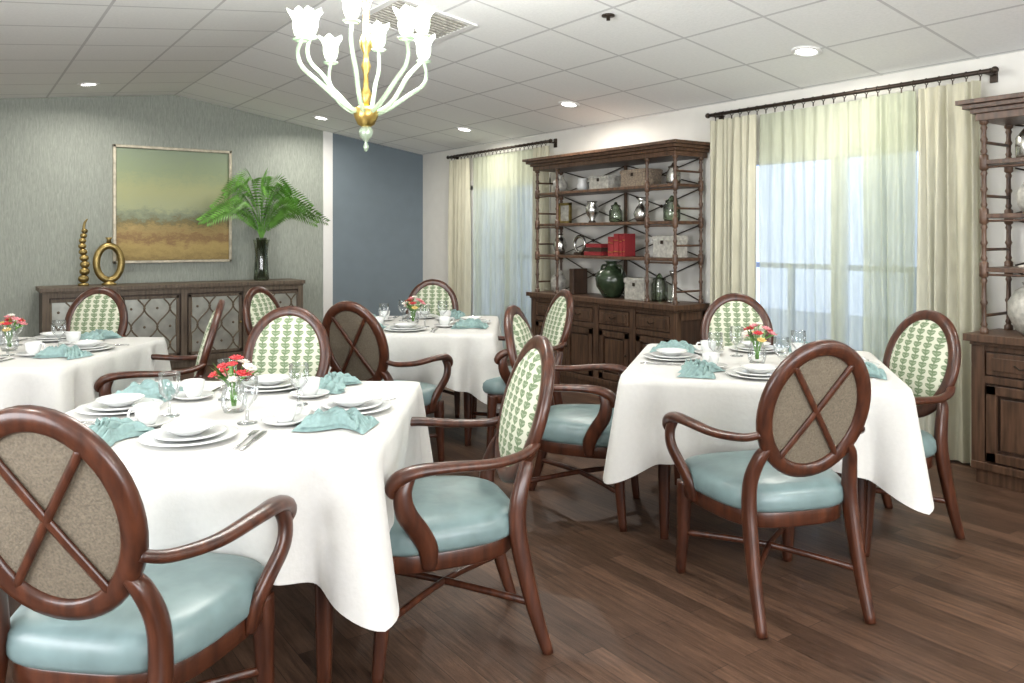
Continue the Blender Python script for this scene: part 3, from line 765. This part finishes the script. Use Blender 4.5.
box_obj('wicker_box',(.20,.26,.18),'wick',(SX,h2+1.30,1.201)); lm('urn',[(0,0),(.05,0),(.03,.03),(.09,.1),(.10,.18),(.06,.24),(.075,.27),(0,.27)],'cer',(SX,h2+1.2,.831))

# ------------------------------------------------------------ sideboard
def sideboard():
    b=MB(); W=2.57; D=.45
    b.b2((.03,.03,.0),(W-.03,D,.08),'side'); b.b2((.01,.02,.08),(W-.01,D,.84),'oakd')
    b.b2((-.02,-.025,.84),(W+.02,D,.88),'side'); b.b2((-.005,-.01,.825),(W+.005,D,.84),'side')
    b.b2((.0,.0,.07),(W,.03,.12),'side'); b.b2((0,0,.78),(W,.03,.826),'side')
    n=4; bw=W/n
    for i in range(n+1):
        x=min(max(i*bw,.03),W-.03); b.b2((x-.03,-.004,.07),(x+.03,.03,.83),'side')
    for i in range(n):
        x0=i*bw+.045; x1=(i+1)*bw-.045; z0,z1=.135,.765
        for p,q in (((x0,0,z0),(x0+.03,.02,z1)),((x1-.03,0,z0),(x1,.02,z1)),((x0,0,z0),(x1,.02,z0+.03)),((x0,0,z1-.03),(x1,.02,z1))): b.b2(p,q,'side')
        b.b2((x0+.02,.010,z0+.02),(x1-.02,.016,z1-.02),'mirror')
        cx,cz_=(x0+x1)/2,(z0+z1)/2; hw,hh=(x1-x0)/2-.03,(z1-z0)/2-.03
        def t(pts,cl=False,r=(.006,.009)): b.tube([(cx+u*hw,.003,cz_+v*hh) for u,v in pts],r,'lat',6,3,cl,ref=(0,1,0))
        Kz=18
        for c0,sg in ((-1,1),(-.5,-1),(0,1),(.5,-1),(1,1)):
            pts=[]
            for q in range(Kz+1):
                v=-1+2*q/Kz; u=c0+sg*.25*math.cos(v*math.pi*1.5)*(1 if abs(c0)<1 else (1 if c0*sg*math.cos(v*math.pi*1.5)<0 else 0))
                pts.append((max(-1,min(1,u)),v))
            t(pts)
        for v in (-.667,0,.667):
            for u in (-.25,.25,-.75,.75): b.ball((cx+u*hw,.0,cz_+v*hh),(.014,.007,.014),'lat',8,6)
        b.ball((x1-.015 if i%2==0 else x0+.015,-.012,cz_),.012,'agold')
    return b.obj('mirrored_sideboard',(.72,8.82,0),0,.003)
sideboard()
b=MB(); w=.61; h=.6275
b.b2((-w+.03,-.015,-h+.03),(w-.03,.0,h-.03),'art')
M['fr']=plain('silver_gilt_frame',(.46,.42,.33),.45,.6,.2,20)
for p,q in (((-w,-.035,-h),(w,.01,-h+.03)),((-w,-.035,h-.03),(w,.01,h)),((-w,-.035,-h),(-w+.03,.01,h)),((w-.03,-.035,-h),(w,.01,h))): b.b2(p,q,'fr')
b.obj('framed_landscape_painting',(2.01,YB-.012,1.7175),0,.004)
b=MB(); b.lathe([(0,0),(.05,0),(.05,.02),(.02,.03),(0,.03)],(0,0,0),'agold',20)
z=.03
for k in range(9):
    r=.050-.0025*k; b.ball((.012*math.sin(k*.9),0,z+r*.8),(r,r*.8,r*.85),'agold',16,10); z+=r*1.5
b.tube([(.0,0,z-.01),(.01,0,z+.06),(.035,0,z+.10)],[.016,.012,.006],'agold',10,4)
b.obj('gold_gourd_sculpture',(1.10,9.05,.881))
b=MB(); b.tube([(.115*math.cos(a),0,.225+.175*math.sin(a)) for a in [i*math.pi/6 for i in range(12)]],[(.04,.034)]*2,'agold',12,4,True,ref=(0,1,0))
b.lathe([(0,0),(.07,0),(.07,.015),(.04,.03),(.03,.06),(0,.06)],(0,0,0),'agold',20); b.lathe([(.028,.42),(.02,.46),(.035,.485),(0,.485)],(0,0,0),'agold',16)
b.obj('gold_ring_vase',(1.33,9.05,.881))
# fern in vase
b=MB(); b.cap=False
b.lathe([(0,0),(.075,0),(.085,.02),(.075,.15),(.068,.30),(.08,.42),(.095,.46)],(0,0,0),'gglass',28)
rnd=random.Random(9); b.cap=True
for k in range(16):
    a=k*2.4; b.tube([(.045*math.cos(a),.045*math.sin(a),.03),(.04*math.cos(a+2),.04*math.sin(a+2),.26),(.05*math.cos(a+1),.05*math.sin(a+1),.48)],.008,'stem',6,4)
up=Vector((0,0,1)); YM=.19
def cl(v): v=Vector(v); v.y=max(-.34,min(YM,v.y)); return v
NF=22
for k in range(NF):
    s_=-1+2*k/(NF-1)
    Ln=rnd.uniform(.80,1.05)
    el=1-abs(s_)**1.2; el=max(0,min(1.05,el+rnd.uniform(-.25,.2)))
    reach=(.22+.50*abs(s_))*Ln; hgt=(.36+.46*el)*Ln
    dd=Vector((math.copysign(1,s_) if abs(s_)>.05 else .2,rnd.uniform(-.6,.35),0))
    p0=Vector((0,0,.44)); p1=p0+dd*reach*.14+up*hgt*.55
    p2=p0+dd*reach*.50+up*hgt*.98; p3=p0+dd*reach*1.0+up*hgt*(.60+.25*el)
    C=[cl(p0),cl(p1),cl(p2),cl(p3)]
    P=cr(C,11); b.tube(C,[.005,.004,.003,.0015],'green',5,6)
    n=len(P)
    for i in range(8,n):
        t=(P[min(i+1,n-1)]-P[i-1]).normalized(); sdv=t.cross(up)
        if sdv.length<.05: sdv=Vector((0,1,0))
        wv0=t*.4
        sdv=(sdv.normalized()*.55+up*.6).normalized(); f=(i-8)/(n-8); ll=.125*math.sin(math.pi*min(1,.25+f*.70))+.03
        for q in((sdv),(-sdv*.8+up*-.25)):
            q0=P[i]; tip=cl(q0+(q.normalized()*.8+t*.65).normalized()*ll)
            m_=(q0+tip)/2+up*.006
            for wv in (t*.011,):
                b.add([cl(q0),cl(m_+wv),tip,cl(m_-wv)],[(0,1,2,3)],'green')
o=b.obj('potted_fern',(2.88,9.02,.881))

# ------------------------------------------------------------ world, camera
w=bpy.data.worlds.new('World'); S.world=w; w.use_nodes=True
bg=w.node_tree.nodes['Background']; bg.inputs[0].default_value=(.52,.65,.92,1); bg.inputs[1].default_value=2.5
cam=bpy.data.cameras.new('camera'); co=bpy.data.objects.new('camera',cam); S.collection.objects.link(co)
co.location=(0,0,1.37); co.rotation_euler=(math.radians(90),0,-YAW)
cam.sensor_width=36; cam.lens=800/1024*36; cam.shift_y=(237-341.5)/1024; cam.clip_start=.05
S.camera=co
S.view_settings.view_transform='Standard'; S.view_settings.exposure=0.22
